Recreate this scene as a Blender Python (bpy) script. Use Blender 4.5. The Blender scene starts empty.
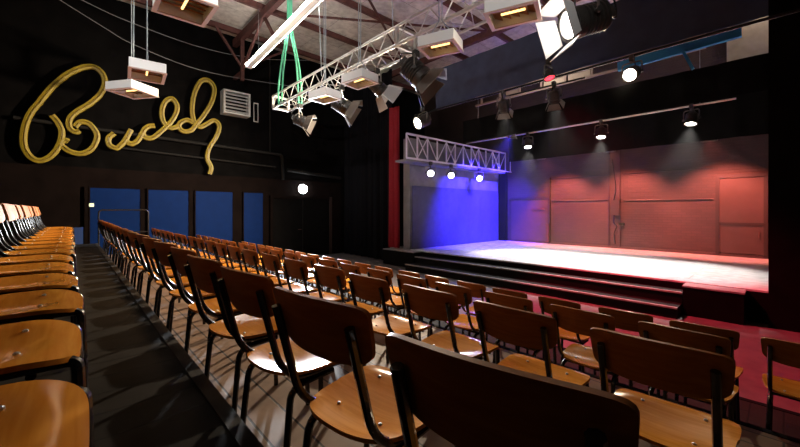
import bpy, bmesh, math, random
from mathutils import Vector, Matrix, Euler
random.seed(7)
scn = bpy.context.scene
col = scn.collection
PI = math.pi
V = Vector

# ------------------------------------------------------------------ materials
def newmat(name):
    m = bpy.data.materials.new(name); m.use_nodes = True
    nt = m.node_tree; b = nt.nodes['Principled BSDF']
    return m, nt, b
def plain(name, rgb, rough=.5, metal=0., coat=0., spec=.5, var=.0, scale=20., bump=0.):
    m, nt, b = newmat(name)
    b.inputs['Base Color'].default_value = (*rgb, 1)
    b.inputs['Roughness'].default_value = rough
    b.inputs['Metallic'].default_value = metal
    b.inputs['Coat Weight'].default_value = coat
    b.inputs['Specular IOR Level'].default_value = spec
    tc = nt.nodes.new('ShaderNodeTexCoord')
    n = nt.nodes.new('ShaderNodeTexNoise'); n.inputs['Scale'].default_value = scale; n.inputs['Detail'].default_value = 5
    nt.links.new(tc.outputs['Object'], n.inputs['Vector'])
    if var > 0:
        r = nt.nodes.new('ShaderNodeValToRGB')
        r.color_ramp.elements[0].position = .3; r.color_ramp.elements[1].position = .7
        r.color_ramp.elements[0].color = (*[c*(1-var) for c in rgb], 1)
        r.color_ramp.elements[1].color = (*[min(1, c*(1+var)) for c in rgb], 1)
        nt.links.new(n.outputs['Fac'], r.inputs['Fac']); nt.links.new(r.outputs['Color'], b.inputs['Base Color'])
    if bump > 0:
        bp = nt.nodes.new('ShaderNodeBump'); bp.inputs['Strength'].default_value = bump; bp.inputs['Distance'].default_value = .01
        nt.links.new(n.outputs['Fac'], bp.inputs['Height']); nt.links.new(bp.outputs['Normal'], b.inputs['Normal'])
    return m
def emit(name, rgb, strength):
    m, nt, b = newmat(name)
    b.inputs['Base Color'].default_value = (.05, .05, .05, 1)
    b.inputs['Emission Color'].default_value = (*rgb, 1); b.inputs['Emission Strength'].default_value = strength
    return m
def plywood(name, lo, hi, rough=.14, coat=0.):
    m, nt, b = newmat(name)
    tc = nt.nodes.new('ShaderNodeTexCoord'); oi = nt.nodes.new('ShaderNodeObjectInfo')
    mp = nt.nodes.new('ShaderNodeMapping'); mp.inputs['Scale'].default_value = (3, 40, 40)
    add = nt.nodes.new('ShaderNodeVectorMath'); add.operation = 'ADD'
    nt.links.new(tc.outputs['Object'], add.inputs[0]); nt.links.new(oi.outputs['Location'], add.inputs[1])
    nt.links.new(add.outputs[0], mp.inputs['Vector'])
    n = nt.nodes.new('ShaderNodeTexNoise'); n.inputs['Scale'].default_value = 1.5; n.inputs['Detail'].default_value = 6; n.inputs['Distortion'].default_value = .6
    nt.links.new(mp.outputs[0], n.inputs['Vector'])
    r = nt.nodes.new('ShaderNodeValToRGB')
    r.color_ramp.elements[0].position = .3; r.color_ramp.elements[1].position = .72
    r.color_ramp.elements[0].color = (*lo, 1); r.color_ramp.elements[1].color = (*hi, 1)
    nt.links.new(n.outputs['Fac'], r.inputs['Fac'])
    # each board a little lighter or darker
    hs = nt.nodes.new('ShaderNodeHueSaturation')
    mr = nt.nodes.new('ShaderNodeMapRange'); mr.inputs['To Min'].default_value = .82; mr.inputs['To Max'].default_value = 1.15
    nt.links.new(oi.outputs['Random'], mr.inputs['Value']); nt.links.new(mr.outputs[0], hs.inputs['Value'])
    nt.links.new(r.outputs['Color'], hs.inputs['Color']); nt.links.new(hs.outputs['Color'], b.inputs['Base Color'])
    b.inputs['Roughness'].default_value = rough
    b.inputs['Coat Weight'].default_value = coat; b.inputs['Coat Roughness'].default_value = .12; b.inputs['Specular IOR Level'].default_value = .2
    return m
def planks(name, lo, hi, gap, along='X', width=.14, length=2.4, rough=.5, bump=.4, spec=.5):
    m, nt, b = newmat(name)
    tc = nt.nodes.new('ShaderNodeTexCoord'); mp = nt.nodes.new('ShaderNodeMapping')
    if along == 'Y': mp.inputs['Rotation'].default_value = (0, 0, PI/2)
    nt.links.new(tc.outputs['Object'], mp.inputs['Vector'])
    br = nt.nodes.new('ShaderNodeTexBrick')
    br.inputs['Scale'].default_value = 1; br.inputs['Brick Width'].default_value = length; br.inputs['Row Height'].default_value = width
    br.inputs['Mortar Size'].default_value = .006; br.inputs['Mortar Smooth'].default_value = .2
    br.inputs['Color1'].default_value = (*lo, 1); br.inputs['Color2'].default_value = (*hi, 1); br.inputs['Mortar'].default_value = (*gap, 1)
    nt.links.new(mp.outputs[0], br.inputs['Vector'])
    n = nt.nodes.new('ShaderNodeTexNoise'); n.inputs['Scale'].default_value = 6; n.inputs['Detail'].default_value = 8
    nt.links.new(mp.outputs[0], n.inputs['Vector'])
    mx = nt.nodes.new('ShaderNodeMixRGB'); mx.blend_type = 'MULTIPLY'; mx.inputs['Fac'].default_value = .55
    rr = nt.nodes.new('ShaderNodeValToRGB'); rr.color_ramp.elements[0].position = .3; rr.color_ramp.elements[1].position = .65
    rr.color_ramp.elements[0].color = (.35, .33, .32, 1)
    nt.links.new(n.outputs['Fac'], rr.inputs['Fac'])
    nt.links.new(br.outputs['Color'], mx.inputs['Color1']); nt.links.new(rr.outputs['Color'], mx.inputs['Color2'])
    nt.links.new(mx.outputs[0], b.inputs['Base Color'])
    b.inputs['Roughness'].default_value = rough; b.inputs['Specular IOR Level'].default_value = spec
    bp = nt.nodes.new('ShaderNodeBump'); bp.inputs['Strength'].default_value = bump; bp.inputs['Distance'].default_value = .006
    inv = nt.nodes.new('ShaderNodeMath'); inv.operation = 'SUBTRACT'; inv.inputs[0].default_value = 1
    nt.links.new(br.outputs['Fac'], inv.inputs[1]); nt.links.new(inv.outputs[0], bp.inputs['Height'])
    nt.links.new(bp.outputs['Normal'], b.inputs['Normal'])
    return m
def bricks(name, c1, c2, mortar, rough=.6, sc=1.):
    m, nt, b = newmat(name)
    tc = nt.nodes.new('ShaderNodeTexCoord'); mp = nt.nodes.new('ShaderNodeMapping')
    mp.inputs['Rotation'].default_value = (PI/2, 0, 0)
    nt.links.new(tc.outputs['Object'], mp.inputs['Vector'])
    br = nt.nodes.new('ShaderNodeTexBrick'); br.inputs['Scale'].default_value = sc
    br.inputs['Brick Width'].default_value = .23; br.inputs['Row Height'].default_value = .078; br.inputs['Mortar Size'].default_value = .006
    br.inputs['Mortar Smooth'].default_value = .3
    br.inputs['Color1'].default_value = (*c1, 1); br.inputs['Color2'].default_value = (*c2, 1); br.inputs['Mortar'].default_value = (*mortar, 1)
    nt.links.new(mp.outputs[0], br.inputs['Vector'])
    n = nt.nodes.new('ShaderNodeTexNoise'); n.inputs['Scale'].default_value = 1.6; n.inputs['Detail'].default_value = 6
    nt.links.new(tc.outputs['Object'], n.inputs['Vector'])
    mx = nt.nodes.new('ShaderNodeMixRGB'); mx.blend_type = 'MULTIPLY'; mx.inputs['Fac'].default_value = .4
    nt.links.new(br.outputs['Color'], mx.inputs['Color1']); nt.links.new(n.outputs['Fac'], mx.inputs['Color2'])
    nt.links.new(mx.outputs[0], b.inputs['Base Color']); b.inputs['Roughness'].default_value = rough
    bp = nt.nodes.new('ShaderNodeBump'); bp.inputs['Strength'].default_value = .6; bp.inputs['Distance'].default_value = .008
    inv = nt.nodes.new('ShaderNodeMath'); inv.operation = 'SUBTRACT'; inv.inputs[0].default_value = 1
    nt.links.new(br.outputs['Fac'], inv.inputs[1]); nt.links.new(inv.outputs[0], bp.inputs['Height'])
    nt.links.new(bp.outputs['Normal'], b.inputs['Normal'])
    return m

M = {}
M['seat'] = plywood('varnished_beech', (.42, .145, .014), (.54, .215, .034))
M['back'] = plywood('shaded_beech_back', (.26, .078, .011), (.36, .13, .023), rough=.42, coat=.08)  # same plywood as the seats, darkened for the unlit rear faces
M['frame'] = plain('black_enamel', (.010, .010, .011), .25, 0, .7)
M['screw'] = plain('steel_screw', (.5, .5, .5), .3, 1)
M['tier'] = planks('walkway_and_shade_boards', (.008, .0066, .006), (.014, .011, .0095), (.004, .0035, .003), 'Y', .19, 1.6, .75, .5, .08)
M['boards'] = planks('worn_floor_boards', (.14, .083, .052), (.20, .12, .077), (.03, .02, .015), 'X', .16, 5.5, .6, .5, .2)
M['nosing'] = plain('edge_strip', (.03, .026, .024), .7, 0, 0, .1, .3, 8)
M['floor'] = plain('grey_floor', (.085, .07, .068), .5, 0, 0, .5, .25, 6)
M['stage'] = planks('stage_boards', (.56, .55, .56), (.66, .65, .66), (.25, .25, .25), 'X', .6, 2.4, .38, .15)
M['black'] = plain('black_paint', (.004, .0036, .0036), .8, 0, 0, .05, .3, 5)
M['step'] = plain('black_step_paint', (.006, .005, .005), .7, 0, 0, .1, .3, 9)
M['stepedge'] = plain('pale_step_edge', (.24, .21, .21), .5, 0, 0, .5, .15, 9)
M['wallblack'] = plain('black_wall', (.003, .0026, .0026), .85, 0, 0, .03, .35, 3, .2)
M['walldark'] = plain('dark_lower_wall', (.006, .0035, .003), .85, 0, 0, .04, .3, 3)
M['blue'] = plain('blue_panel', (.0003, .013, .078), .7, 0, 0, .1, .08, 4)
M['bluedark'] = plain('dark_blue_panel', (.006, .03, .13), .6)
M['velvet'] = plain('black_velvet', (.0035, .0032, .0042), .9, 0, 0, .05, .25, 30)
M['red'] = plain('red_velvet', (.22, .005, .014), .75, 0, 0, .3, .2, 30)
M['navy'] = plain('navy_border', (.045, .053, .10), .85, 0, 0, .2, .15, 4)
M['drape'] = plain('pale_grey_flat', (.07, .07, .12), .75, 0, 0, .3, .1, 6)
M['stagewall'] = plain('grey_stage_wall', (.17, .17, .19), .7, 0, 0, .4, .2, 3)
M['brick'] = bricks('painted_brick', (.068, .036, .030), (.054, .029, .024), (.04, .021, .018))
M['doorwood'] = plain('painted_door', (.068, .036, .030), .5, 0, 0, .5, .1, 4)
M['pipe'] = plain('dull_pipe', (.009, .008, .0075), .7, 0, 0, .15)
M['alu'] = plain('aluminium_truss', (.62, .60, .58), .4, .55, 0, .5, .1, 30)
M['lilac'] = plain('pale_railing', (.60, .56, .70), .5, .1)
M['steel'] = plain('brown_red_steel', (.085, .03, .025), .65, 0, 0, .4, .3, 9)
M['roof'] = planks('roof_sheets', (.52, .49, .44), (.62, .58, .52), (.16, .14, .12), 'Y', .9, 2.0, .7, .6)
M['white'] = plain('white_enamel', (.80, .80, .80), .4)
M['louvre'] = plain('grey_louvre', (.42, .42, .42), .5)
M['lamp'] = plain('black_lamp_body', (.05, .045, .042), .38, .3, 0, .5, .2, 30)
M['lampin'] = plain('barn_door_metal', (.20, .18, .165), .35, .6)
M['yellow'] = plain('mustard_sign', (.27, .19, .011), .5, 0, 0, .5, .15, 14)
M['tube'] = plain('brown_tube', (.20, .13, .015), .3)
M['green'] = plain('green_sling', (.10, .45, .26), .7)
M['cable'] = plain('grey_cable', (.16, .16, .17), .6)
M['wire'] = plain('steel_wire', (.30, .34, .37), .4, .5)
M['bluelit'] = plain('bluelit_girder', (.02, .20, .42), .5)  # blue light on the girder put into its base colour
M['rim'] = plain('pinkish_rim', (.50, .33, .27), .5)
M['copper'] = plain('copper_reflector', (.30, .13, .06), .35, .6)
M['beige'] = plain('beige_boards', (.34, .28, .22), .6, 0, 0, .5, .15, 5)
M['pipe2'] = plain('brown_bar', (.26, .19, .16), .5)
M['conduit'] = plain('old_conduit', (.028, .014, .012), .5)
M['box'] = plain('grey_box', (.035, .02, .018), .5)
M['lens'] = emit('lens_white', (1, .93, .82), 30)
M['lens_key'] = emit('lens_key', (1, .90, .70), 110)
M['lens_soft'] = emit('lens_soft', (1, .90, .75), 9)
M['lens_far'] = emit('lens_dim', (1, .95, .88), 1.5)
M['lens_cool'] = emit('lens_cool', (.85, .85, 1), 14)
M['lens_red'] = emit('lens_red', (1, .01, .02), 9)
M['lens_off'] = plain('lens_glass', (.25, .22, .20), .12, 0, 1)
M['warm_glow'] = emit('dim_halogen', (1, .6, .2), 3)
M['tube_lit'] = emit('lit_tube', (1, .95, .88), 48)
M['bulkhead'] = emit('bulkhead_white', (.93, .97, 1), 60)
M['exit'] = emit('exit_green', (.75, 1, .35), 2.2)

# ------------------------------------------------------------------ builders
def obj(name, verts, faces, mat, parent=None, smooth=False):
    me = bpy.data.meshes.new(name); me.from_pydata([tuple(v) for v in verts], [], faces)
    bm = bmesh.new(); bm.from_mesh(me); bmesh.ops.recalc_face_normals(bm, faces=bm.faces); bm.to_mesh(me); bm.free()
    if smooth:
        for p in me.polygons: p.use_smooth = True
        try: me.set_sharp_from_angle(angle=math.radians(40))
        except Exception: pass
    me.materials.append(mat)
    o = bpy.data.objects.new(name, me); col.objects.link(o)
    if parent is not None: o.parent = parent
    return o
class MB:
    def __init__(s): s.v = []; s.f = []
    def add(s, v, f):
        n = len(s.v); s.v += [V(p) for p in v]; s.f += [tuple(i+n for i in q) for q in f]; return s
    def box(s, lo, hi, mtx=None):
        x0, y0, z0 = lo; x1, y1, z1 = hi
        v = [V(p) for p in ((x0,y0,z0),(x1,y0,z0),(x1,y1,z0),(x0,y1,z0),(x0,y0,z1),(x1,y0,z1),(x1,y1,z1),(x0,y1,z1))]
        if mtx is not None: v = [mtx @ p for p in v]
        return s.add(v, [(0,3,2,1),(4,5,6,7),(0,1,5,4),(1,2,6,5),(2,3,7,6),(3,0,4,7)])
    def bar(s, a, b, w, h=None, up=V((0,0,1))):
        a, b = V(a), V(b); d = b-a; L = d.length; d.normalize()
        if abs(d.dot(up)) > .98: up = V((0,1,0))
        x = d.cross(up).normalized(); z = x.cross(d)
        h = h or w
        m = Matrix((( x.x, d.x, z.x, a.x), (x.y, d.y, z.y, a.y), (x.z, d.z, z.z, a.z), (0,0,0,1)))
        return s.box((-w/2, 0, -h/2), (w/2, L, h/2), m)
    def tube(s, pts, r, n=8, cap=True, closed=False):
        pts = [V(p) for p in pts]; N = len(pts); rings = []
        t0 = (pts[1]-pts[0]).normalized()
        nrm = t0.orthogonal().normalized()
        v = []; f = []
        for i, p in enumerate(pts):
            if i == 0: t = (pts[1]-pts[0])
            elif i == N-1: t = (pts[-1]-pts[-2])
            else: t = (pts[i+1]-pts[i]).normalized()+(pts[i]-pts[i-1]).normalized()
            t.normalize()
            nrm = (nrm - t*nrm.dot(t)).normalized(); bn = t.cross(nrm)
            rr = r[i] if isinstance(r, (list, tuple)) else r
            for k in range(n):
                a = 2*PI*k/n; v.append(p + (nrm*math.cos(a)+bn*math.sin(a))*rr)
        for i in range(N-1):
            for k in range(n):
                f.append((i*n+k, i*n+(k+1)%n, (i+1)*n+(k+1)%n, (i+1)*n+k))
        if cap: f.append(tuple(range(n-1, -1, -1))); f.append(tuple((N-1)*n+k for k in range(n)))
        return s.add(v, f)
    def lathe(s, prof, org, axis, n=20):
        """prof: (distance along axis, radius)"""
        ax = V(axis).normalized(); x = ax.orthogonal().normalized(); y = ax.cross(x); org = V(org)
        v = []; f = []
        for d, r in prof:
            for k in range(n):
                a = 2*PI*k/n; v.append(org+ax*d+(x*math.cos(a)+y*math.sin(a))*r)
        for i in range(len(prof)-1):
            for k in range(n): f.append((i*n+k, i*n+(k+1)%n, (i+1)*n+(k+1)%n, (i+1)*n+k))
        if prof[0][1] > 1e-5: f.append(tuple(range(n-1, -1, -1)))
        if prof[-1][1] > 1e-5: f.append(tuple((len(prof)-1)*n+k for k in range(n)))
        return s.add(v, f)
    def build(s, name, mat, parent=None, smooth=False): return obj(name, s.v, s.f, mat, parent, smooth)
def arc_path(pts, r=.04, n=5):
    """polyline with rounded corners"""
    pts = [V(p) for p in pts]; out = [pts[0]]
    for i in range(1, len(pts)-1):
        a, b, c = pts[i-1], pts[i], pts[i+1]
        d1 = (a-b); d2 = (c-b); k = min(r, d1.length*.48, d2.length*.48)
        p0 = b+d1.normalized()*k; p2 = b+d2.normalized()*k
        for j in range(n+1):
            t = j/n; out.append(p0*(1-t)**2+b*2*t*(1-t)+p2*t*t)
    out.append(pts[-1]); return out
def smooth_path(pts, sub=5):
    pts = [V(p) for p in pts]; P = [pts[0]*2-pts[1]]+pts+[pts[-1]*2-pts[-2]]; out = []
    for i in range(1, len(P)-2):
        a, b, c, d = P[i-1], P[i], P[i+1], P[i+2]
        for j in range(sub):
            t = j/sub
            out.append(.5*((2*b)+(c-a)*t+(2*a-5*b+4*c-d)*t*t+(3*b-3*c+d-a)*t**3))
    out.append(pts[-1]); return out
def tag(o, label, cat, group=None, kind=None):
    if label: o['label'] = label
    if cat: o['category'] = cat
    if group: o['group'] = group
    if kind: o['kind'] = kind
    return o
def empty(name, loc, label, cat, group=None):
    o = bpy.data.objects.new(name, None); o.empty_display_size = .1; o.location = loc; col.objects.link(o)
    return tag(o, label, cat, group)
def struct(o, label=None): o['kind'] = 'structure'; (label and o.__setitem__('label', label)); return o
def sbox(name, lo, hi, mat, label=None): return struct(MB().box(lo, hi).build(name, mat), label)

# ------------------------------------------------------------------ camera
HEAD = math.radians(47.2)
cam = bpy.data.cameras.new('camera'); co = bpy.data.objects.new('camera', cam); col.objects.link(co)
co.location = (0, 0, 1.78); co.rotation_euler = (PI/2, 0, HEAD)
cam.sensor_width = 36; cam.lens = 16.0; cam.shift_y = -13.5/800; cam.clip_start = .02; cam.clip_end = 100
scn.camera = co

# ------------------------------------------------------------------ shell
XL, XR, YB, YF, ZC = -12.5, 3.2, -4.5, 13.3, 7.58
sbox('floor', (XL, YB, -.1), (XR, YF+.2, 0), M['floor'])
sbox('ceiling', (XL, YB, ZC), (XR, YF+.2, ZC+.1), M['roof'])
sbox('wall_left', (XL-.2, YB, 0), (XL, YF+.2, ZC), M['wallblack'])
sbox('wall_right', (XR, YB, 0), (XR+.2, YF+.2, ZC), M['wallblack'])
sbox('wall_rear', (XL, YB-.2, 0), (XR, YB, ZC), M['wallblack'])
sbox('wall_stage_back', (XL, YF, 0), (XR, YF+.2, ZC), M['brick'])
sbox('wall_proscenium_right', (-.16, 7.75, 0), (XR, 8.1, ZC), M['black'])
sbox('wall_stage_left', (-8.45, 7.98, 0), (-8.17, YF, 4.1), M['stagewall'])
# seating tiers
X0 = -10.5
EDGE = [.44, 1.39, 2.34, 3.30, 4.25]; TZ = [1.03, .76, .56, .36, .16]
tiers = []
prev = YB+.9
for i, (e, z) in enumerate(zip(EDGE, TZ)):
    mat = M['tier'] if i in (0, 4) else M['boards']  # front tier takes the dark boards: chair shadow put into its colour
    sbox('floor_tier', (X0, prev, 0), (XR-.3, e, z-.002), mat)
    sbox('trim_%d' % (i+1), (X0, e-.045, z-.05), (XR-.3, e+.008, z+.002), M['nosing'] if i in (0, 1, 2) else M['black'])
    prev = e
# stage
SZ = .51
struct(MB().box((-9.15, 8.0, 0), (XR, YF, SZ)).build('floor_stage', M['stage']))
struct(MB().box((-9.15, 7.985, 0), (XR, 8.0, SZ-.03)).build('trim_6', M['black']))
struct(MB().box((-7.6, 7.66, 0), (-1.18, 7.985, .37)).build('trim_7', M['step']))
struct(MB().box((-7.6, 7.25, 0), (-1.18, 7.66, .185)).build('trim_8', M['step']))
struct(MB().box((-7.6, 7.645, .345), (-1.18, 7.70, .373)).build('trim_9', M['stepedge']))
struct(MB().box((-7.6, 7.235, .16), (-1.18, 7.29, .188)).build('trim_10', M['stepedge']))

def crate(x0, x1, y0, y1, z, label):
    r = empty('stage_box', ((x0+x1)/2, (y0+y1)/2, 0), label, 'stage box')
    c = r.location
    def lb(n, lo, hi, m): MB().box([lo[i]-c[i] for i in range(3)], [hi[i]-c[i] for i in range(3)]).build(n, m, r)
    lb('body', (x0, y0, 0), (x1, y1, z-.025), M['black'])
    lb('top', (x0-.01, y0-.01, z-.025), (x1+.01, y1, z), M['step2'])
M['step2'] = plain('worn_box_top', (.22, .19, .20), .5, 0, 0, .5, .25, 7)
crate(-1.165, -.42, 7.62, 7.98, SZ-.01, 'black box with grey top filling the stage front beside the steps')
crate(-9.05, -7.62, 7.62, 7.98, SZ-.01, 'black box at stage front below the red curtain')

# ------------------------------------------------------------------ left wall
def wbox(name, y0, y1, z0, z1, d, mat, parent=None, x=XL): return MB().box((x, y0, z0), (x+d, y1, z1)).build(name, mat, parent)
sbox('trim_11', (XL, -4, 0), (XL+.03, 8.2, 2.9), M['walldark'])
for i, (a, b, lab) in enumerate(((.375, 1.45, 'blue wall panel beside the small green light, behind the handrail'),
                      (1.64, 2.655, 'blue wall panel, second from the small green light'),
                      (2.85, 3.94, 'blue wall panel, third from the small green light'),
                      (4.3, 4.95, 'narrow blue wall panel closest to the lit wall lamp'))):
    r = empty('wall_panel', (XL+.03, (a+b)/2, 0), lab, 'wall panel', 'blue wall panels')
    MB().box((0, -(b-a)/2, .25), (.04, (b-a)/2, 2.37)).build('panel', M['blue'], r)
    m = MB()
    m.box((0, -(b-a)/2-.03, .22), (.055, -(b-a)/2, 2.40)); m.box((0, (b-a)/2, .22), (.055, (b-a)/2+.03, 2.40)); m.box((0, -(b-a)/2, 2.37), (.055, (b-a)/2, 2.40)); m.box((0, -(b-a)/2, .22), (.055, (b-a)/2, .25))
    m.build('frame', M['walldark'], r)
tag(wbox('wall_panel', .03, .24, .3, 1.33, .05, M['bluedark'], None, XL+.03), 'low dark blue panel by the doorway beyond the empty platform end', 'wall panel')
struct(wbox('trim_12', .26, .33, 0, 2.4, .10, M['walldark']))
e = empty('exit_light', (XL+.03, .40, 1.91), 'small yellow-green light on the edge of the first blue panel', 'light')
MB().box((.04, -.05, -.05), (.09, .05, .05)).build('housing', M['white'], e)
MB().box((.09, -.035, -.035), (.10, .035, .035)).build('diffuser', M['exit'], e)
# door in the left wall
struct(wbox('door_1', 5.3, 7.62, 0, 2.2, .05, M['black'], None, XL+.03))
fr = MB(); fr.box((XL+.03, 5.2, 0), (XL+.12, 5.3, 2.3)); fr.box((XL+.03, 5.3, 2.2), (XL+.12, 7.62, 2.3)); fr.build('door_frame', M['walldark'], bpy.data.objects['door_1'])
MB().box((XL+.03, 7.62, 0), (XL+.14, 7.72, 2.3)).build('door_jamb', M['conduit'], bpy.data.objects['door_1'])
MB().box((XL+.08, 6.45, .02), (XL+.095, 6.48, 2.18)).build('door_seam', M['pipe'], bpy.data.objects['door_1'])
MB().tube([(XL+.08, 6.38, 1.05), (XL+.14, 6.38, 1.05), (XL+.14, 6.25, 1.05)], .012).build('door_handle', M['steel'], bpy.data.objects['door_1'])
# bulkhead lamp
e = empty('wall_light', (XL+.03, 6.466, 2.577), 'bright white round wall lamp above the black double door', 'lamp')
MB().lathe([(0, .19), (.05, .19), (.06, .17)], (0, 0, 0), (1, 0, 0)).build('base', M['white'], e, True)
MB().lathe([(.06, .17), (.11, .155), (.15, .10), (.17, .0001)], (0, 0, 0), (1, 0, 0)).build('diffuser', M['bulkhead'], e, True)
# pipes on wall
def pipe(pts, r, label, mat='pipe', group=None):
    o = MB().tube(arc_path(pts, .12), r, 10).build('wall_pipe', M[mat], None, True); return tag(o, label, 'pipe', group)
pipe([(XL+.10, -1.0, 3.97), (XL+.10, 5.636, 3.78), (XL+.10, 5.67, 2.88)], .05, 'dark pipe along the wall under the sign, bending down beside the door')
pipe([(XL+.08, .8, 3.50), (XL+.08, 5.4, 3.32)], .035, 'thin dark pipe on the wall below the bent pipe')
pipe([(XL+.10, 5.83, 3.25), (XL+.10, 8.15, 3.09)], .06, 'short dark pipe above the wall lamp, running into the black curtain')
pipe([(XL+.08, 5.2, 7.2), (XL+.08, 5.2, 3.8)], .02, 'thin upright pipe on the wall above the door')
# louvred heater unit
e = empty('air_vent', (XL, 4.0, 5.28), 'grey louvred ventilation box high on the black wall beside the sign', 'ventilation unit')
b = MB(); b.box((0, -.42, -.38), (.35, -.36, .38)); b.box((0, .36, -.38), (.35, .42, .38)); b.box((0, -.36, .33), (.35, .36, .38)); b.box((0, -.36, -.38), (.35, .36, -.33)); b.build('housing', M['louvre'], e)
MB().box((.02, -.36, -.33), (.10, .36, .33)).build('backing', M['black'], e)
for k in range(6):
    z = -.27+k*.108
    MB().bar((.28, -.36, z), (.28, .36, z), .12, .02, V((.6, 0, 1))).build('louvre_blade', M['louvre'], e)
e = empty('control_box', (XL, 4.70, 5.15), 'small pale-framed box on the wall beside the louvred ventilation box', 'box')
MB().box((0, -.08, -.33), (.08, .08, .33)).build('body', M['black'], e)
b = MB(); b.box((.08, -.08, -.33), (.1, -.06, .33)); b.box((.08, .06, -.33), (.1, .08, .33)); b.box((.08, -.06, .3), (.1, .06, .33)); b.box((.08, -.06, -.33), (.1, .06, -.3)); b.build('frame', M['louvre'], e)

# ------------------------------------------------------------------ Buddy sign
SIGN = {
 'letter_b': [[(-0.343,4.13),(-0.233,3.965),(-0.166,3.759),(-0.188,3.508),(-0.277,3.251),(-0.429,3.052),(-0.599,2.987),(-0.745,3.11),(-0.826,3.366),(-0.814,3.72),(-0.724,4.09),(-0.557,4.421),(-0.343,4.832),(-0.075,5.207),(0.203,5.457),(0.445,5.548),(0.619,5.419),(0.67,5.169),(0.569,4.85),(0.347,4.544),(0.109,4.306),(-0.02,4.094),(-0.02,3.875),(0.086,3.784),(0.166,3.828)],
              [(0.077,3.909),(0.18,4.052),(0.347,4.042),(0.484,3.857),(0.509,3.665),(0.406,3.393),(0.203,3.242),(-0.007,3.269),(-0.157,3.389),(-0.175,3.479),(-0.098,3.545),(-0.039,3.516)]],
 'letter_u': [[(0.86,3.86),(0.746,3.711),(0.767,3.534),(0.912,3.465),(0.985,3.53),(1.085,3.677),(1.234,4.018)],
              [(1.234,4.018),(1.127,3.735),(1.234,3.622),(1.385,3.739),(1.496,3.982)]],
 'letter_d': [[(1.781,4.211),(1.634,4.172),(1.508,4.015),(1.552,3.853),(1.729,3.863),(1.957,4.106),(2.225,4.466),(2.342,4.848),(2.225,5.081),(2.056,4.989),(1.957,4.694),(1.99,4.386),(2.157,4.216),(2.384,4.292)]],
 'letter_d.001': [[(2.755,4.467),(2.596,4.522),(2.433,4.421),(2.384,4.276),(2.504,4.165),(2.719,4.23),(2.851,4.433),(3.053,4.735),(3.284,5.203),(3.362,5.647),(3.206,5.866),(2.978,5.792),(2.792,5.35),(2.734,4.842),(2.792,4.481)]],
 'letter_y': [[(2.792,4.481),(2.963,4.367),(3.191,4.531),(3.362,4.636),(3.505,4.488),(3.425,4.131),(3.222,3.763),(3.16,3.417),(3.268,3.138),(3.229,2.914)]],
}
sign = empty('wall_sign', (XL, 1.3, 2.9), 'large mustard yellow script lettering sign on the black wall', 'sign')
PROF = [(-.068, -.03), (-.06, .035), (-.017, .047), (-.012, .022), (.012, .022), (.017, .047), (.06, .035), (.068, -.03)]
for nm, strokes in SIGN.items():
    vv = []; ff = []; tb = MB()
    for st in strokes:
        pts = smooth_path([V((0, y-1.3, z-2.9)) for y, z in st], 6)
        n = len(PROF); base = len(vv)
        for i, p in enumerate(pts):
            t = (pts[min(i+1, len(pts)-1)]-pts[max(i-1, 0)]).normalized()
            s = V((1, 0, 0)).cross(t).normalized()
            for a, h in PROF: vv.append(p+s*a+V((.15+h, 0, 0)))
        for i in range(len(pts)-1):
            for k in range(n): ff.append((base+i*n+k, base+i*n+(k+1)%n, base+(i+1)*n+(k+1)%n, base+(i+1)*n+k))
        ff.append(tuple(base+k for k in range(n))); ff.append(tuple(base+(len(pts)-1)*n+k for k in range(n)))
        tb.tube([p+V((.177, 0, 0)) for p in pts], .0085, 6)
    lo = obj(nm, vv, ff, M['yellow'], sign)
    tb.build('neon_tube', M['tube'], lo, True)
    br = MB()
    for st in strokes:
        for y, z in (st[2], st[-3]): br.tube([(0, y-1.3, z-2.9), (.13, y-1.3, z-2.9)], .012, 6)
    br.build('wall_bracket', M['frame'], lo)

# ------------------------------------------------------------------ chairs
def sq(u, v, n=5.):
    r = max(abs(u), abs(v))
    if r < 1e-6: return 0., 0., 0.
    a = math.atan2(v, u); c, s = math.cos(a), math.sin(a)
    k = (abs(c)**n+abs(s)**n)**(-1/n)
    return r*c*k, r*s*k, r
def sheet(fn, N, th, ndir):
    """closed plate: fn(u,v)->Vector, thickness along ndir(u,v)"""
    v = []; f = []
    for side in (0, 1):
        for i in range(N+1):
            for j in range(N+1):
                u, w = -1+2*i/N, -1+2*j/N
                v.append(fn(u, w)+ndir(u, w)*(th if side == 0 else 0))
    K = (N+1)*(N+1); ix = lambda i, j, s: s*K+i*(N+1)+j
    for i in range(N):
        for j in range(N):
            f.append((ix(i,j,0), ix(i+1,j,0), ix(i+1,j+1,0), ix(i,j+1,0)))
            f.append((ix(i,j,1), ix(i,j+1,1), ix(i+1,j+1,1), ix(i+1,j,1)))
    rim = [(i, 0) for i in range(N)]+[(N, j) for j in range(N)]+[(i, N) for i in range(N, 0, -1)]+[(0, j) for j in range(N, 0, -1)]
    for k in range(len(rim)):
        a, b = rim[k], rim[(k+1) % len(rim)]
        f.append((ix(*a,0), ix(*a,1), ix(*b,1), ix(*b,0)))
    return v, f
def seat_pt(u, v):
    x, y, r = sq(u, v, 4.2 if v > 0 else 3.2)
    w = .172+.028*(y+1)/2*1.0
    if y > 0: w = .19+.012*y
    z = .434-.017*max(0, 1-((x)**2+(y*1.05+.15)**2))
    if y > .45: z -= .022*((y-.45)/.55)**2
    if y < -.6: z += .006*((-.6-y)/.4)
    return V((x*w, .03+.20*y, z))
def back_y(x, z): return -.230-.27*(z-.70)+1.0*x*x*(1-.2*abs(x)/.2)
def back_pt(u, v):
    x, y, r = sq(u, v, 11. if v > 0 else 4.2)
    wx = .193*x*(1-.05*(1-y)/2)
    z = .727+.074*y+.007*(1-(x*x))*(1 if y > 0 else -1)*abs(y)
    return V((wx, back_y(wx, z), z))
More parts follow.
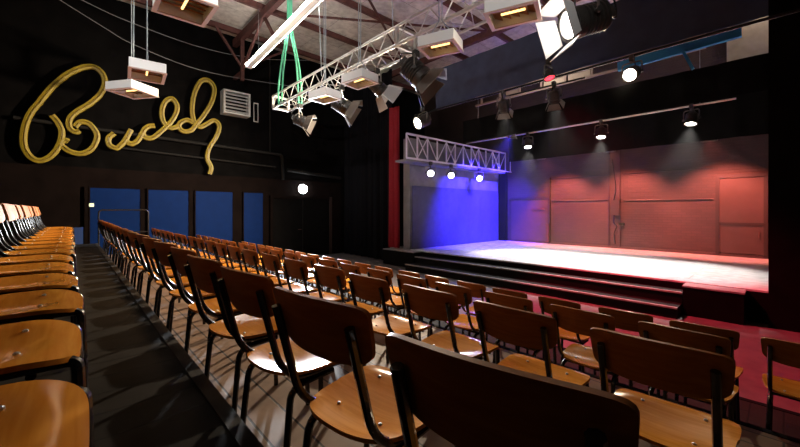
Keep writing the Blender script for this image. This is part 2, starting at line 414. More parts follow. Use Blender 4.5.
proto = empty('stacking_chair', (0, 0, 0), '', 'chair')
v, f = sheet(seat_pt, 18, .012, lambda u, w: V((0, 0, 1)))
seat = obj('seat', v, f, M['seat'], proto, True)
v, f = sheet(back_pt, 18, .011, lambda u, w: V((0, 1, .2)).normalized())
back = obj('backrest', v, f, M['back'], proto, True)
for s in (-1, 1):
    zt = .755; x = .150*s
    yt = back_y(.15, zt)-.014; ym = back_y(.15, .62)-.014
    up = [(x, yt, zt), (x, ym, .62), (x, ym+.035, .49), (x, -.105, .425), (x, -.03, .419), (x, .19, .419)]
    MB().tube(arc_path(up, .05, 4), .0125, 8).build('back_upright', M['frame'], proto, True)
    MB().tube(arc_path([(x, .185, .419), (x, .222, .418), (x*1.06, .235, .0)], .05, 4), .0125, 8).build('leg', M['frame'], proto, True)
    xi = x*1.0
    MB().tube(arc_path([(xi*1.1, -.165, 0), (xi*1.02, -.125, .393), (xi, -.02, .397), (xi, .06, .398)], .09, 5), .0125, 8).build('leg', M['frame'], proto, True)
for y, z in ((-.075, .403), (.15, .403)):
    MB().tube([(-.15, y, z), (.15, y, z)], .009, 8).build('crossbar', M['frame'], proto, True)
for sx in (-.11, .11):
    for yy in (-.09, .14): MB().lathe([(0, .006), (.004, .006), (.006, .003)], seat_pt(sx/.19, (yy-.03)/.2)+V((0, 0, .0115)), (0, 0, 1), 8).build('screw', M['screw'], seat)
ORD = ['first','second','third','fourth','fifth','sixth','seventh','eighth','ninth','tenth','eleventh','twelfth','thirteenth','fourteenth','fifteenth','sixteenth','seventeenth','eighteenth','nineteenth','twentieth','twenty-first']
def copy_tree(o, parent=None):
    c = o.copy(); col.objects.link(c)
    if parent is not None: c.parent = parent
    for ch in o.children: copy_tree(ch, c)
    return c
first = True
def place(x, y, z, label, group, turn=0):
    global first
    o = proto if first else copy_tree(proto)
    first = False
    o.location = (x+random.uniform(-.012, .012), y+random.uniform(-.012, .012), z)
    o.rotation_euler = (0, 0, math.radians(turn+random.uniform(-2, 2)))
    tag(o, label, 'chair', group)
ROWS = [
 (1, range(1, 21), 0, 'wooden chair, {} from the near end of the row along the dark walkway', 'chairs in the row along the dark walkway'),
 (2, range(1, 21), 0, 'wooden chair, {} from the near end of the second row below the walkway', 'chairs in the second row below the walkway'),
 (3, range(1, 21), .06, 'wooden chair, {} from the near end of the row just behind the front row', 'chairs in the row behind the front row'),
 (4, range(0, 20), .10, 'wooden chair, {} from the near end of the front row facing the stage steps', 'chairs in the front row'),
]
for k, rng, off, lab, grp in ROWS:
    for n, i in enumerate(rng):
        if k == 1: place(-(.5*i-.2+off)-.03, .652+.022, TZ[k], lab.format(ORD[n]), grp, 8)
        else: place(-(.5*i-.2+off), .652+.95*(k-1), TZ[k], lab.format(ORD[n]), grp, 1)
for i in range(17):
    place(-(.725+.5*i), -.207, TZ[0], 'wooden chair on the dark walkway, {} from the near end of the topmost row'.format(ORD[i]), 'chairs in the topmost row')

# handrail at row end
e = empty('handrail', (-10.47, .9, TZ[1]), 'thin black tubular handrail at the far end of the seating tiers', 'handrail')
MB().tube(arc_path([(0, -.44, .0), (0, -.44, 1.02), (0, .48, 1.02), (0, .48, -.2)], .08), .016, 8).build('rail', M['frame'], e, True)
MB().tube([(0, -.44, .5), (0, .48, .5)], .012, 8).build('crossbar', M['frame'], e, True)

# ------------------------------------------------------------------ drapes
def drape(name, p0, p1, z0, z1, amp, wl, mat, label, cat, th=.012, seed=0, parts=True):
    p0, p1 = V((*p0, 0)), V((*p1, 0)); d = p1-p0; L = d.length; d.normalize(); nn = V((-d.y, d.x, 0))
    N = max(8, int(L/wl*10)); rnd = random.Random(seed); ph = [rnd.uniform(0, 6.28) for _ in range(3)]
    v = []; f = []
    NZ = 6
    for side in (0, 1):
        for j in range(NZ+1):
            t = j/NZ; z = z0+(z1-z0)*t
            for i in range(N+1):
                s = L*i/N
                o = amp*(math.sin(2*PI*s/wl+ph[0])+.45*math.sin(2*PI*s/(wl*.47)+ph[1]+t*.6)+.35*math.sin(2*PI*s/(wl*2.3)+ph[2]-t*.5))*(1-.35*t)
                p = p0+d*s+nn*(o+(th if side else 0)); v.append((p.x, p.y, z))
    K = (N+1)*(NZ+1); ix = lambda j, i, s: s*K+j*(N+1)+i
    for j in range(NZ):
        for i in range(N):
            f.append((ix(j,i,0), ix(j,i+1,0), ix(j+1,i+1,0), ix(j+1,i,0))); f.append((ix(j,i,1), ix(j+1,i,1), ix(j+1,i+1,1), ix(j,i+1,1)))
    for i in range(N):
        f.append((ix(0,i,0), ix(0,i,1), ix(0,i+1,1), ix(0,i+1,0))); f.append((ix(NZ,i,0), ix(NZ,i+1,0), ix(NZ,i+1,1), ix(NZ,i,1)))
    for j in range(NZ):
        f.append((ix(j,0,0), ix(j+1,0,0), ix(j+1,0,1), ix(j,0,1))); f.append((ix(j,N,0), ix(j,N,1), ix(j+1,N,1), ix(j+1,N,0)))
    o = obj(name, v, f, mat, None, True)
    return tag(o, label, cat)
drape('stage_curtain', (XL+.15, 8.25), (-9.1, 8.05), .02, 6.6, .05, .42, M['velvet'], 'black velvet curtain hanging between the wall door and the red curtain', 'curtain', seed=3)
drape('stage_curtain', (-9.0, 7.90), (-8.58, 7.90), .53, 5.2, .06, .22, M['red'], 'narrow red velvet curtain gathered at the side of the stage opening', 'curtain', seed=5)
drape('stage_border', (-6.9, 7.8), (-.1, 7.8), 4.74, 5.85, .012, .9, M['navy'], 'dark navy border cloth hung across the top of the stage opening', 'border cloth', seed=8)
drape('stage_border', (-7.2, 9.5), (XR-.1, 9.5), 4.0, 4.70, .02, .8, M['black'], 'black border cloth hung over the stage, behind the navy border cloth', 'border cloth', seed=9)
drape('stage_border', (-6.5, 11.2), (XR-.1, 11.2), 3.45, 5.0, .02, .8, M['black'], 'black border cloth deepest in the stage, above the red-lit brick wall', 'border cloth', seed=10)
drape('stage_backdrop', (-8.12, 13.1), (-8.12, 8.05), .53, 2.56, .012, .8, M['drape'], 'pale cloth along the stage side, washed by blue light', 'backdrop cloth', seed=11)
# dark corner leg between blue drape and brick wall
tag(MB().box((-8.1, 13.12, SZ), (-7.78, 13.29, 3.3)).build('corner_post', M['black']), 'black post in the stage corner between blue cloth and brick wall', 'post')

# ------------------------------------------------------------------ back wall furniture
Y = YF
d = struct(MB().box((-1.22, Y-.05, .60), (-.36, Y, 2.66)).build('door_2', M['doorwood']))
b = MB(); b.box((-1.30, Y-.09, .55), (-1.22, Y, 2.75)); b.box((-.36, Y-.09, .55), (-.28, Y, 2.75)); b.box((-1.22, Y-.09, 2.66), (-.36, Y, 2.75)); b.build('door_frame', M['conduit'], d)
MB().box((-1.22, Y-.075, 1.36), (-.36, Y-.05, 1.44)).build('door_rail', M['conduit'], d)
MB().tube([(-.44, Y-.05, 1.2), (-.44, Y-.1, 1.2), (-.44, Y-.1, 1.05), (-.44, Y-.05, 1.05)], .012).build('door_handle', M['steel'], d)
d = struct(MB().box((-7.6, Y-.06, SZ+.05), (-6.06, Y, 2.2)).build('door_3', M['doorwood']))
b = MB(); b.box((-6.06, Y-.1, SZ), (-5.98, Y, 3.0)); b.box((-7.6, Y-.1, 2.2), (-6.06, Y, 2.28)); b.build('door_frame', M['conduit'], d)
MB().box((-6.72, Y-.1, 1.78), (-6.2, Y-.06, 1.84)).build('door_bar', M['steel'], d)
MB().box((-6.1, Y-.16, SZ+.05), (-6.0, Y-.06, 1.25)).build('door_stop', M['steel'], d)
def hpipe(x0, x1, z, r, label): tag(MB().tube([(x0, Y-.035, z), (x1, Y-.035, z)], r, 8).build('wall_conduit', M['conduit'], None, True), label, 'conduit')
hpipe(-5.95, -4.02, 2.95, .022, 'upper conduit on the brick wall between the two upright pipes and wide door')
hpipe(-5.95, -4.02, 2.12, .022, 'lower conduit on the brick wall between the upright pipes and wide door')
hpipe(-3.58, -1.35, 2.97, .022, 'upper conduit on the brick wall beside the single door')
hpipe(-3.58, -1.35, 2.09, .022, 'lower conduit on the brick wall beside the single door')
for x, lab in ((-4.0, 'upright pipe on the brick wall, farther from the small box'), (-3.66, 'upright pipe on the brick wall behind the small box')):
    tag(MB().tube([(x, Y-.04, SZ), (x, Y-.04, 4.0)], .02, 8).build('wall_conduit', M['conduit'], None, True), lab, 'conduit')
e = empty('switch_box', (-3.76, Y-.16, 1.86), 'small dark box on the brick wall between the upright pipes', 'box')
MB().box((-.11, -.03, -.24), (.11, .12, .24)).build('body', M['box'], e)
MB().box((-.12, -.045, -.25), (.12, -.03, .25)).build('lid', M['box'], e)
MB().tube(smooth_path([(-.04, 0, -.24), (-.06, .03, -.5), (.02, .04, -.62), (-.05, .04, -.85), (-.03, .04, -1.2)], 5), .02, 6).build('cable', M['frame'], e, True)
MB().tube(smooth_path([(-.06, .02, .24), (-.02, .06, .7), (-.12, .08, 1.6)], 5), .012, 6).build('cable', M['frame'], e, True)
tag(MB().box((-3.7, Y-.08, 1.28), (-3.54, Y, 1.36)).build('socket_box', M['frame']), 'small socket on the brick wall below the dark box', 'socket')
struct(MB().box((-7.6, Y-.06, SZ), (XR, Y, SZ+.07)).build('baseboard_back', M['doorwood']))

# gallery railing stage side
e = empty('gallery_railing', (-7.6, 7.3, 3.33), 'pale lilac lattice gallery railing along the stage side', 'railing')
L = 5.5
for z in (0, .72): MB().bar((0, 0, z), (0, L, z), .05).build('rail', M['lilac'], e)
MB().box((-.5, 0, -.09), (.0, L, -.03)).build('walkway', M['stagewall'], e)
n = 12
for k in range(n+1):
    y = L*k/n; MB().bar((0, y, 0), (0, y, .72), .035).build('baluster', M['lilac'], e)
for k in range(n):
    y0, y1 = L*k/n, L*(k+1)/n
    MB().bar((.0, y0, .02 if k % 2 else .7), (0, y1, .7 if k % 2 else .02), .022).build('brace', M['lilac'], e)
    if k % 3 == 1: MB().bar((.012, y0, .7 if k % 2 else .02), (.012, y1, .02 if k % 2 else .7), .022).build('brace', M['lilac'], e)
MB().bar((0, L, 0), (0, L+.45, 0), .03).build('end_bracket', M['lilac'], e)
MB().bar((0, L+.38, 0), (0, L+.38, .45), .025).build('end_post', M['lilac'], e)

# ------------------------------------------------------------------ roof steel
def beam(a, b, w, h, label=None):
    o = MB().bar(a, b, w, h).build('roof_beam', M['steel']); return struct(o, label)
for x in (-11.9, -10.0, -8.15, -6.3, -4.45, -2.6, -.75, 1.1): beam((x, YB, ZC-.09), (x, YF, ZC-.09), .10, .16)
for yb in (4.0, 9.6, -1.6):
    beam((-12.4, yb, ZC-.28), (XR, yb, ZC-.28), .14, .22)
    for i, x in enumerate((-11.9, -10.0, -8.15, -6.3)):
        pass
beam((-11.7, 4.0, ZC-.3), (-11.7, 4.0, 5.9), .10, .10)
beam((-11.7, 4.0, 6.2), (-10.0, 4.0, ZC-.3), .07, .07)
beam((-12.4, 4.0, 6.15), (-11.7, 4.0, 6.15), .1, .1)
beam((-10.0, 4.0, ZC-.3), (-9.3, 4.0, 6.45), .07, .07)
beam((-11.7, 3.2, ZC-.2), (-11.7, 4.0, 6.3), .06, .06)
beam((-11.7, 4.0, 6.3), (-11.7, 5.6, ZC-.2), .06, .06)
for x0, y0, x1, y1 in ((-10, 4, -6.3, 9.6), (-6.3, 4, -10, 9.6)):
    beam((x0, y0, ZC-.2), (x1, y1, ZC-.2), .05, .05)

# fluorescent trunking
e = empty('strip_light', (-8.7, 3.83, 6.05), 'long lit white strip light slanting under the roof sheets', 'light')
a, b = V((-2.0, 0, -.07)), V((3.2, 0, .3))
MB().bar(a, b, .16, .07).build('housing', M['white'], e)
for dy in (-.105, .105): MB().tube([a+V((.1, dy, .01)), b+V((-.1, dy, .01))], .018, 8).build('tube', M['tube_lit'], e, True)
for t in (.15, .55, .95):
    p = a.lerp(b, t); MB().tube([p, V((p.x, 0, 1.3))], .006, 6).build('hanger', M['wire'], e)

# ------------------------------------------------------------------ audience truss
e = empty('lighting_truss', (-9.05, 4.08, 4.44), 'square aluminium lighting truss hung above the audience', 'truss')
TL = 9.6
ys, zs = (-.21, .21), (0, .31)
for y in ys:
    for z in zs: MB().tube([(0, y, z), (TL, y, z)], .022, 8).build('chord', M['alu'], e, True)
n = 20
m1, m2, m3 = MB(), MB(), MB()
for k in range(n):
    x0, x1 = TL*k/n, TL*(k+1)/n; xm = (x0+x1)/2
    for y, mm in ((-.21, m1), (.15, m2)):
        mm.tube([(x0, y, 0), (xm, y, .31)], .009, 6); mm.tube([(xm, y, .31), (x1, y, 0)], .009, 6)
        m3.tube([(x0, -.21, 0), (xm, .21, 0)], .008, 6); m3.tube([(xm, .21, 0), (x1, -.21, 0)], .008, 6)
m1.build('lattice', M['alu'], e); m2.build('lattice', M['alu'], e); m3.build('lattice', M['alu'], e)
for x in (0, 4.8):
    b = MB()
    for y in ys: b.bar((x, y, 0), (x, y, .31), .05)
    for z in zs: b.bar((x, -.21, z), (x, .21, z), .05)
    b.build('end_frame', M['alu'], e)
# green slings hang the truss end from the roof steel
for x, yc, yt, lab in ((-8.62, 3.87, 4.02, 'green lifting sling holding the truss end, on its chord facing the seats'), (-8.40, 4.29, 4.10, 'green lifting sling holding the truss end, on its chord facing the stage')):
    m = MB().tube(smooth_path([(x, yc-.03, 4.42), (x, yc-.045, 4.80), (x+.02, yc*.6+yt*.4-.03, 5.5), (-8.5, yt-.02, 6.4), (-8.5, yt-.01, ZC-.42), (-8.49, yt+.01, ZC-.42), (-8.48, yt+.02, 6.4), (x+.03, yc*.6+yt*.4+.03, 5.5), (x+.02, yc+.045, 4.80), (x+.02, yc+.03, 4.42)], 5), .022, 8)
    tag(m.build('lifting_sling', M['green'], None, True), lab, 'sling')
for x, lab in ((-7.0, 'thin wire holding the truss, closest to the green slings'), (-4.6, 'thin wire holding the middle of the truss')):
    tag(MB().tube([(x, 4.1, 4.76), (x, 4.0, ZC-.40)], .008, 6).build('hanging_wire', M['wire']), lab, 'wire')
# sagging cables
def sag(p0, p1, s, label, r=.012):
    p0, p1 = V(p0), V(p1); pts = []
    for i in range(17):
        t = i/16; p = p0.lerp(p1, t); p.z -= s*4*t*(1-t); pts.append(p)
    tag(MB().tube(pts, r, 6).build('hanging_cable', M['cable'], None, True), label, 'cable')
for pts, lab in (([(-1.4, 7.5), (-.193, 6.945), (.66, 6.553), (1.294, 6.307), (2.893, 6.05), (5.066, 6.18), (8.1, 6.5)], 'lower thin grey cable sagging across the black wall above the sign'),
                 ([(-1.2, 7.5), (.21, 7.107), (1.184, 6.899), (2.893, 6.75), (4.6, 6.9), (6.6, 7.4)], 'upper thin grey cable sagging just below the roof edge')):
    tag(MB().tube(smooth_path([(-12.1, y, z) for y, z in pts], 6), .011, 6).build('hanging_cable', M['cable'], None, True), lab, 'cable')

# ------------------------------------------------------------------ lamps
def spot(parent, loc, d, color, watts, angle, blend=.5, radius=.06):
    l = bpy.data.lights.new('lamp_light', 'SPOT'); l.energy = watts; l.color = color; l.spot_size = math.radians(angle); l.spot_blend = blend; l.shadow_soft_size = radius
    o = bpy.data.objects.new('lamp_light', l); col.objects.link(o); o.parent = parent; o.location = loc
    o.rotation_euler = V(d).to_track_quat('-Z', 'Y').to_euler(); return o
def lamp(hang, drop, aim, size, lens, label, doors=True, long=1.0, name='stage_spotlight', glow=None, doorlen=1.0, dm='lampin'):
    """theatre spotlight: clamp, yoke, finned body, lens and four barn doors"""
    hang = V(hang); e = empty(name, hang, label, 'spotlight')
    c = V((0, 0, -drop)); d = (V(aim)-(hang+c)).normalized()
    side = d.cross(V((0, 0, 1))).normalized(); upv = side.cross(d)
    R = size; Lb = size*2.3*long
    MB().box((-.035, -.05, -.05), (.035, .05, .06)).build('clamp', M['lamp'], e)
    w = R*1.25
    MB().tube(arc_path([c+side*w, c+side*w+V((0, 0, drop*.72)), c-side*w+V((0, 0, drop*.72)), c-side*w], .05, 4), .014, 6).build('yoke', M['lampin'], e, True)
    MB().tube([c+V((0, 0, drop*.72)), V((0, 0, -.04))], .014, 6).build('stem', M['lampin'], e)
    for s in (-1, 1): MB().lathe([(0, .03), (.035, .03)], c+side*s*(w-.01), side*s, 10).build('knob', M['lamp'], e)
    b = MB(); prof = [(-Lb*.55, R*.45), (-Lb*.5, R*.72)]
    x = -Lb*.45
    for i in range(6):
        prof += [(x, R*.78), (x+.012, R*.98), (x+.026, R*.98), (x+.036, R*.78)]; x += Lb*.10
    prof += [(x+.01, R), (Lb*.40, R), (Lb*.44, R*1.1), (Lb*.48, R*1.1), (Lb*.48, R*.86), (Lb*.40, R*.84)]
    b.lathe(prof, c, d, 18); b.build('body', M['lamp'], e, True)
    MB().lathe([(0, R*.84), (.012, R*.7), (.03, R*.35), (.035, .0001)], c+d*(Lb*.405), d, 18).build('lens', lens, e, True)
    # plug box and cable at the back
    MB().bar(c-d*(Lb*.55), c-d*(Lb*.55+R*.35), R*.7).build('rear_box', M['lamp'], e)
    MB().tube(smooth_path([c-d*(Lb*.6), c-d*(Lb*.8)-V((0, 0, .06)), c-d*(Lb*.7)+V((0, 0, drop*.4)), V((.02, .03, 0))], 5), .011, 6).build('cable', M['frame'], e, True)
    if doors:
        f0 = c+d*(Lb*.48); g = R*1.05
        for ax, ay in ((side, upv), (-side, upv), (upv, side), (-upv, side)):
            hinge = f0+ax*g; out = (d*.86+ax*.5).normalized(); dl = R*1.5*doorlen
            p = [hinge-ay*g*.85, hinge+ay*g*.85, hinge+out*dl+ay*g*1.25, hinge+out*dl-ay*g*1.25]
            nn = ay.cross(out).normalized()*.004
            MB().add([q-nn for q in p]+[q+nn for q in p], [(0,1,2,3),(7,6,5,4),(0,4,5,1),(1,5,6,2),(2,6,7,3),(3,7,4,0)]).build('barn_door', M[dm], e)
    if glow:
        spot(e, c+d*(Lb*.48+.05), d, *glow)
    return e
WARM = (1, .80, .55); HAL = (1, .58, .26); WHT = (1, .93, .85)
TR = 4.30
# audience truss lamps
lamp((-8.0, 4.1, TR), .34, (-4.2, 9.0, 1.2), .14, M['lens_off'], 'black spotlight with barn doors at the far end of the truss', long=.9, doorlen=.9)
lamp((-6.2, 4.1, TR), .36, (-3.2, 8.0, 1.0), .16, M['lens_off'], 'black spotlight with barn doors, second along the truss from its far end', doorlen=.8)
lamp((-5.05, 4.1, TR), .26, (-4.2, 7.6, 1.4), .13, M['lens_off'], 'spotlight with pale barn doors in the middle of the truss, beside a white floodlight', doorlen=1.3, dm='louvre')
lamp((-4.05, 4.1, TR), .30, (-2.2, 5.6, 1.7), .19, M['lens_off'], 'large spotlight with open barn doors above the starry bright lamp', doorlen=.75)
lamp((-1.46, 4.1, TR), .46, (-4.4, .2, 2.3), .165, M['lens'], 'big lit spotlight with white glaring barn doors in front of the navy border', long=1.2, doorlen=.8, dm='white', glow=(WARM, 60, 80, .9, .08))  # white doors: the lamp's own light on them put into the colour
lamp((-.40, 4.1, TR), .22, (-1.5, 9, .6), .13, M['lens_off'], 'dim spotlight at the top of the picture above the navy border')
# stage bar behind the navy border
BY, BZ = 7.45, 4.52
e = empty('lighting_bar', (-4.0, BY, BZ), 'pipe bar carrying lamps just below the navy border', 'bar')
MB().tube([(-3.4, 0, .05), (4.2, 0, .05)], .025, 8).build('pipe', M['pipe'], e)
MB().tube([(-3.4, .25, .14), (4.2, .25, .14)], .025, 8).build('pipe', M['alu'], e)
for x in (-3.2, -1.2, .8, 2.8): MB().bar((x, 0, .05), (x, .25, .14), .03).build('spreader', M['alu'], e)
lamp((-6.76, 7.1, BZ+.02), .32, (-8.2, .4, 1.0), .17, M['lens_key'], 'dazzling starry lamp facing the audience beside the red curtain', doors=False, glow=((1, .84, .62), 5600, 132, .9, .07))
MB().tube([(-.7, .35, .04), (1.2, .35, .0)], .02, 8).build('pipe', M['pipe'], e)
lamp((-4.47, BY, BZ), .30, (-5.8, 10.6, .5), .12, M['lens_off'], 'dark lamp on the bar between the starry lamp and the red light', doorlen=.7, glow=(WHT, 900, 58, .7, .06))
lamp((-3.35, 7.6, BZ-.05), .26, (-4.1, 10.6, .5), .11, M['lens_off'], 'dark lamp on the bar just under the red light', doorlen=.8, glow=(WHT, 1150, 58, .7, .06))
lamp((-1.87, BY, BZ), .27, (-2.2, .8, 1.0), .125, M['lens'], 'round lit lamp facing the audience at the brighter end of the bar', doors=False, glow=(WARM, 260, 85, .6, .06))
lamp((-3.08, 6.75, BZ+.10), .24, (-1.7, 6.5, .0), .10, M['lens_red'], 'small glowing red lamp in front of the navy border', doors=False, long=.7, glow=((1, .03, .075), 2400, 78, .6, .05))
# thin wire under red lamp
# upstage bar
e = empty('lighting_bar', (-4.3, 10.5, 4.18), 'thin pale pipe bar deeper on the stage carrying three lit lamps', 'bar')
MB().tube([(-3.5, 0, 0), (3.6, 0, 0)], .022, 8).build('pipe', M['alu'], e)
for x in (-3.0, 3.0): MB().tube([(x, 0, 0), (x, 0, 3.3)], .006, 6).build('hanger', M['wire'], e)
for x, drop, lab, ax in ((-5.45, .30, 'lit lamp on the upstage bar, nearest the blue cloth', -4.8), (-3.35, .30, 'lit lamp in the middle of the upstage bar', -3.2), (-1.45, .28, 'lit lamp on the upstage bar, above the door', -1.7)):
    lamp((x, 10.5, 4.16), drop, (ax, 9.55, .5), .12, M['lens'], lab, doors=False, glow=(WHT, 1250, 66, .7, .06))
# lamps under the gallery
for y, lab in ((8.25, 'cool white lamp under the gallery railing, nearest the red curtain'), (9.25, 'cool white lamp in the middle under the gallery railing'), (10.85, 'cool white lamp under the gallery railing, deepest on the stage')):
    lamp((-7.5, y, 3.23), .28, (-4.0, y-3.5, .9), .12, M['lens_cool'], lab, doors=False, long=.8, glow=((.75, .78, 1), 50, 100, .7, .05))
# blue wash on the cloth, from two lamps behind the second border
for x, y, lab in ((-5.6, 9.9, 'blue lamp behind the black border cloth, nearer the audience'), (-5.9, 11.6, 'blue lamp behind the black border cloth, deeper on the stage')):
    lamp((x, y, 4.45), .25, (-8.1, y+1.0, 1.2), .11, M['lens_off'], lab, doorlen=.5, glow=((.045, .025, 1), 7500, 74, 1.0, .05))
# red wash on the brick wall
for x, lab in ((-5.5, 'red lamp over the stage lighting the brick wall, nearest the blue cloth'), (-3.45, 'red lamp over the stage lighting the middle of the brick wall'), (-1.25, 'red lamp over the stage lighting the brick wall by the door')):
    lamp((x, 11.5, 3.95), .25, (x+.1, 13.3, 1.25), .11, M['lens_off'], lab, doorlen=.5, glow=((1, .21, .15), 1200, 80, .7, .05))

# ------------------------------------------------------------------ house floodlights
def flood(loc, rot, label, w=.5, dp=.36, h=.13, watts=14, wires=True):
    loc = V(loc); e = empty('hanging_floodlight', loc, label, 'floodlight', 'white house floodlights'); e.rotation_euler = (0, 0, rot)
    b = MB()
    b.box((-w/2, -dp/2, 0), (w/2, -dp/2+.012, h)); b.box((-w/2, dp/2-.012, 0), (w/2, dp/2, h)); b.box((-w/2, -dp/2+.012, 0), (-w/2+.012, dp/2-.012, h)); b.box((w/2-.012, -dp/2+.012, 0), (w/2, dp/2-.012, h)); b.box((-w/2+.012, -dp/2+.012, h-.012), (w/2-.012, dp/2-.012, h))
    b.build('housing', M['white'], e)
    r = MB()
    for i in range(5):
        x0 = -w/2+.03+i*(w-.06)/5; x1 = x0+(w-.06)/5
        r.add([(x0, -dp/2+.03, .10), (x1, -dp/2+.03, .06), (x1, dp/2-.03, .06), (x0, dp/2-.03, .10), (x0, -dp/2+.03, .112), (x1, -dp/2+.03, .072), (x1, dp/2-.03, .072), (x0, dp/2-.03, .112)], [(0,1,2,3),(7,6,5,4),(0,4,5,1),(1,5,6,2),(2,6,7,3),(3,7,4,0)])
    r.build('reflector', M['copper'], e)
    MB().tube([(-.12, 0, .045), (.12, 0, .045)], .012, 8).build('halogen_tube', M['warm_glow'], e)
    rim = MB()
    rim.box((-w/2-.01, -dp/2-.01, -.012), (w/2+.01, -dp/2+.03, 0)); rim.box((-w/2-.01, dp/2-.03, -.012), (w/2+.01, dp/2+.01, 0)); rim.box((-w/2-.01, -dp/2+.03, -.012), (-w/2+.03, dp/2-.03, 0)); rim.box((w/2-.03, -dp/2+.03, -.012), (w/2+.01, dp/2-.03, 0))
    rim.build('rim', M['rim'], e)
    for sx in (-1, 1):
        MB().tube([(sx*w*.4, 0, h), (sx*.02, 0, h+.22), (sx*.03, 0, ZC-loc.z-.1)], .007, 6).build('hanger', M['wire'], e)
    spot(e, (0, 0, .02), (0, 0, -1), HAL, watts, 140, .6, .12)
    return e
flood((-7.5, .77, 3.76), math.radians(35), 'white floodlight hanging between the sign letters, the lower of the pair', .52, .5, watts=150)
flood((-6.18, .80, 3.70), math.radians(-5), 'white floodlight hanging by the sign, the higher of the pair', .52, .42, watts=95)
flood((-4.03, .83, 3.78), math.radians(0), 'white floodlight at the top edge above the pair by the sign', .52, .46)
flood((-5.57, 3.33, 3.76), math.radians(10), 'white floodlight beside the truss, the farthest along it', .46, .36, watts=12)
flood((-4.54, 3.34, 3.78), math.radians(8), 'white floodlight just below the truss, second farthest along it', .46, .36, watts=12)
flood((-2.90, 3.37, 3.78), math.radians(20), 'white floodlight in front of the navy border, below the truss', .46, .36, watts=12)
flood((-1.90, 3.35, 3.78), math.radians(20), 'white floodlight closest to the big lit spotlight', .50, .38, watts=12)

# two added front-of-house lamps, unseen behind the camera, to brighten sign and truss
lamp((1.0, -2.6, 4.35), .35, (-7.6, 2.2, 5.0), .17, M['lens_far'], 'added unseen spotlight behind the seats, aimed at the sign', glow=((1, .97, .92), 2100, 46, .7, .06))
lamp((2.1, -2.6, 4.35), .35, (-3.2, 3.4, 4.75), .17, M['lens_far'], 'added unseen spotlight behind the seats, aimed at the truss', glow=((1, .97, .92), 800, 40, .7, .06))
struct(MB().bar((2.1, -2.6, 4.4), (2.1, -2.6, ZC), .05).build('trim_14', M['steel']))  # pole for the added truss lamp
struct(MB().bar((1.0, -2.6, 4.4), (1.0, -2.6, ZC), .05).build('trim_13', M['steel']))  # pole for the added sign lamp
e = empty('fill_lamp', (-4.0, 8.15, 5.75), 'added unseen lamp hung close behind the navy border', 'lamp')  # added out of view to brighten the ladder beam and girder
MB().lathe([(0, .05), (.08, .05), (.1, .03)], (0, 0, .08), (0, 0, -1), 10).build('socket', M['lamp'], e)
MB().lathe([(0, .02), (.03, .05), (.07, .05), (.1, .0001)], (0, 0, -.02), (0, 0, -1), 12).build('bulb', M['lens_soft'], e, True)
MB().tube([(0, 0, .08), (0, 0, ZC-5.75)], .008, 6).build('cable', M['frame'], e)
l = bpy.data.lights.new('lamp_light', 'POINT'); l.energy = 70; l.color = (1, .85, .7); l.shadow_soft_size = .06
o = bpy.data.objects.new('lamp_light', l); col.objects.link(o); o.parent = e; o.location = (0, 0, -.2)

# ------------------------------------------------------------------ girder behind the navy border
e = empty('roof_girder', (-2.1, 8.55, 4.82), 'blue-lit steel girder seen below the navy border', 'girder')
MB().bar((-.3, 0, .0), (1.6, 0, .06), .08, .18).build('beam', M['bluelit'], e)
MB().bar((.75, -.05, .1), (.95, -.05, -.42), .05).build('strut', M['bluelit'], e)
sbox('wall_stage_upper', (-1.05, 13.0, 5.3), (XR, YF, 7.2), M['beige'])
e = empty('fill_lamp', (-.3, 12.3, 7.38), 'added unseen lamp under the stage roof behind the navy border', 'lamp')  # added out of view to brighten the beige upper wall
MB().lathe([(0, .05), (.08, .05), (.1, .03)], (0, 0, .08), (0, 0, -1), 10).build('socket', M['lamp'], e)
MB().lathe([(0, .02), (.03, .05), (.07, .05), (.1, .0001)], (0, 0, -.02), (0, 0, -1), 12).build('bulb', M['lens_soft'], e, True)
l = bpy.data.lights.new('lamp_light', 'POINT'); l.energy = 24; l.color = (1, .85, .7); l.shadow_soft_size = .06
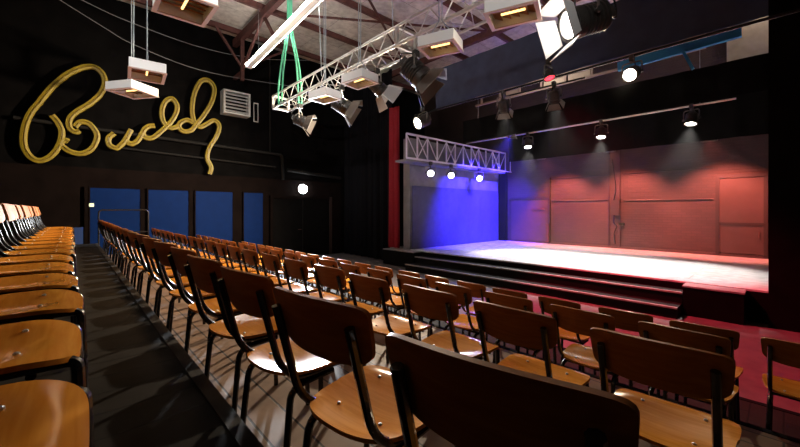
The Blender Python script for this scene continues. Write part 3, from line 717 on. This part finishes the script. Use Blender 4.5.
o = bpy.data.objects.new('lamp_light', l); col.objects.link(o); o.parent = e; o.location = (0, 0, -.2)
e = empty('ladder_beam', (-6.2, 8.8, 4.86), 'brownish ladder beam across the stage seen just below the navy border', 'beam')
for z in (0, .24): MB().bar((0, 0, z), (5.2, 0, z), .05).build('chord', M['pipe2'], e)
for k in range(9):
    x = .2+k*.6; MB().bar((x, 0, 0), (x, 0, .24), .04).build('rung', M['pipe2'], e)
for k in (1, 3, 4, 6): MB().box((k*.6+.25, .03, .02), (k*.6+.75, .05, .2)).build('board', M['beige'], e)

# wall lamp light, screened lamps
l = bpy.data.lights.new('bulkhead_light', 'SPOT'); l.spot_size = math.radians(80); l.spot_blend = .8; l.energy = 6000; l.color = (.93, .96, 1); l.shadow_soft_size = .1
o = bpy.data.objects.new('bulkhead_light', l); col.objects.link(o); o.location = (XL+.35, 6.40, 2.577); o.rotation_euler = (V((-5.5, -.3, 1.4))-o.location).to_track_quat('-Z', 'Y').to_euler()

# ------------------------------------------------------------------ haze over the stage
hz = MB().box((-8.1, 7.0, SZ+.02), (-.2, 13.2, 5.2)).build('stage_haze', M['black'])
m = bpy.data.materials.new('thin_haze'); m.use_nodes = True; nt = m.node_tree; nt.nodes.clear()
out = nt.nodes.new('ShaderNodeOutputMaterial'); vs = nt.nodes.new('ShaderNodeVolumeScatter')
vs.inputs['Density'].default_value = .0035; vs.inputs['Anisotropy'].default_value = .3
nt.links.new(vs.outputs[0], out.inputs['Volume']); hz.data.materials[0] = m
tag(hz, 'thin haze hanging over the stage in the lamp beams', 'haze', None, 'stuff')

# ------------------------------------------------------------------ world and view
w = bpy.data.worlds.new('world'); scn.world = w; w.use_nodes = True
w.node_tree.nodes['Background'].inputs[0].default_value = (.6, .5, .45, 1); w.node_tree.nodes['Background'].inputs[1].default_value = .004
scn.view_settings.view_transform = 'Standard'; scn.view_settings.look = 'None'; scn.view_settings.gamma = 1; scn.view_settings.exposure = 0
try: scn.view_settings.use_curve_mapping = False
except Exception: pass
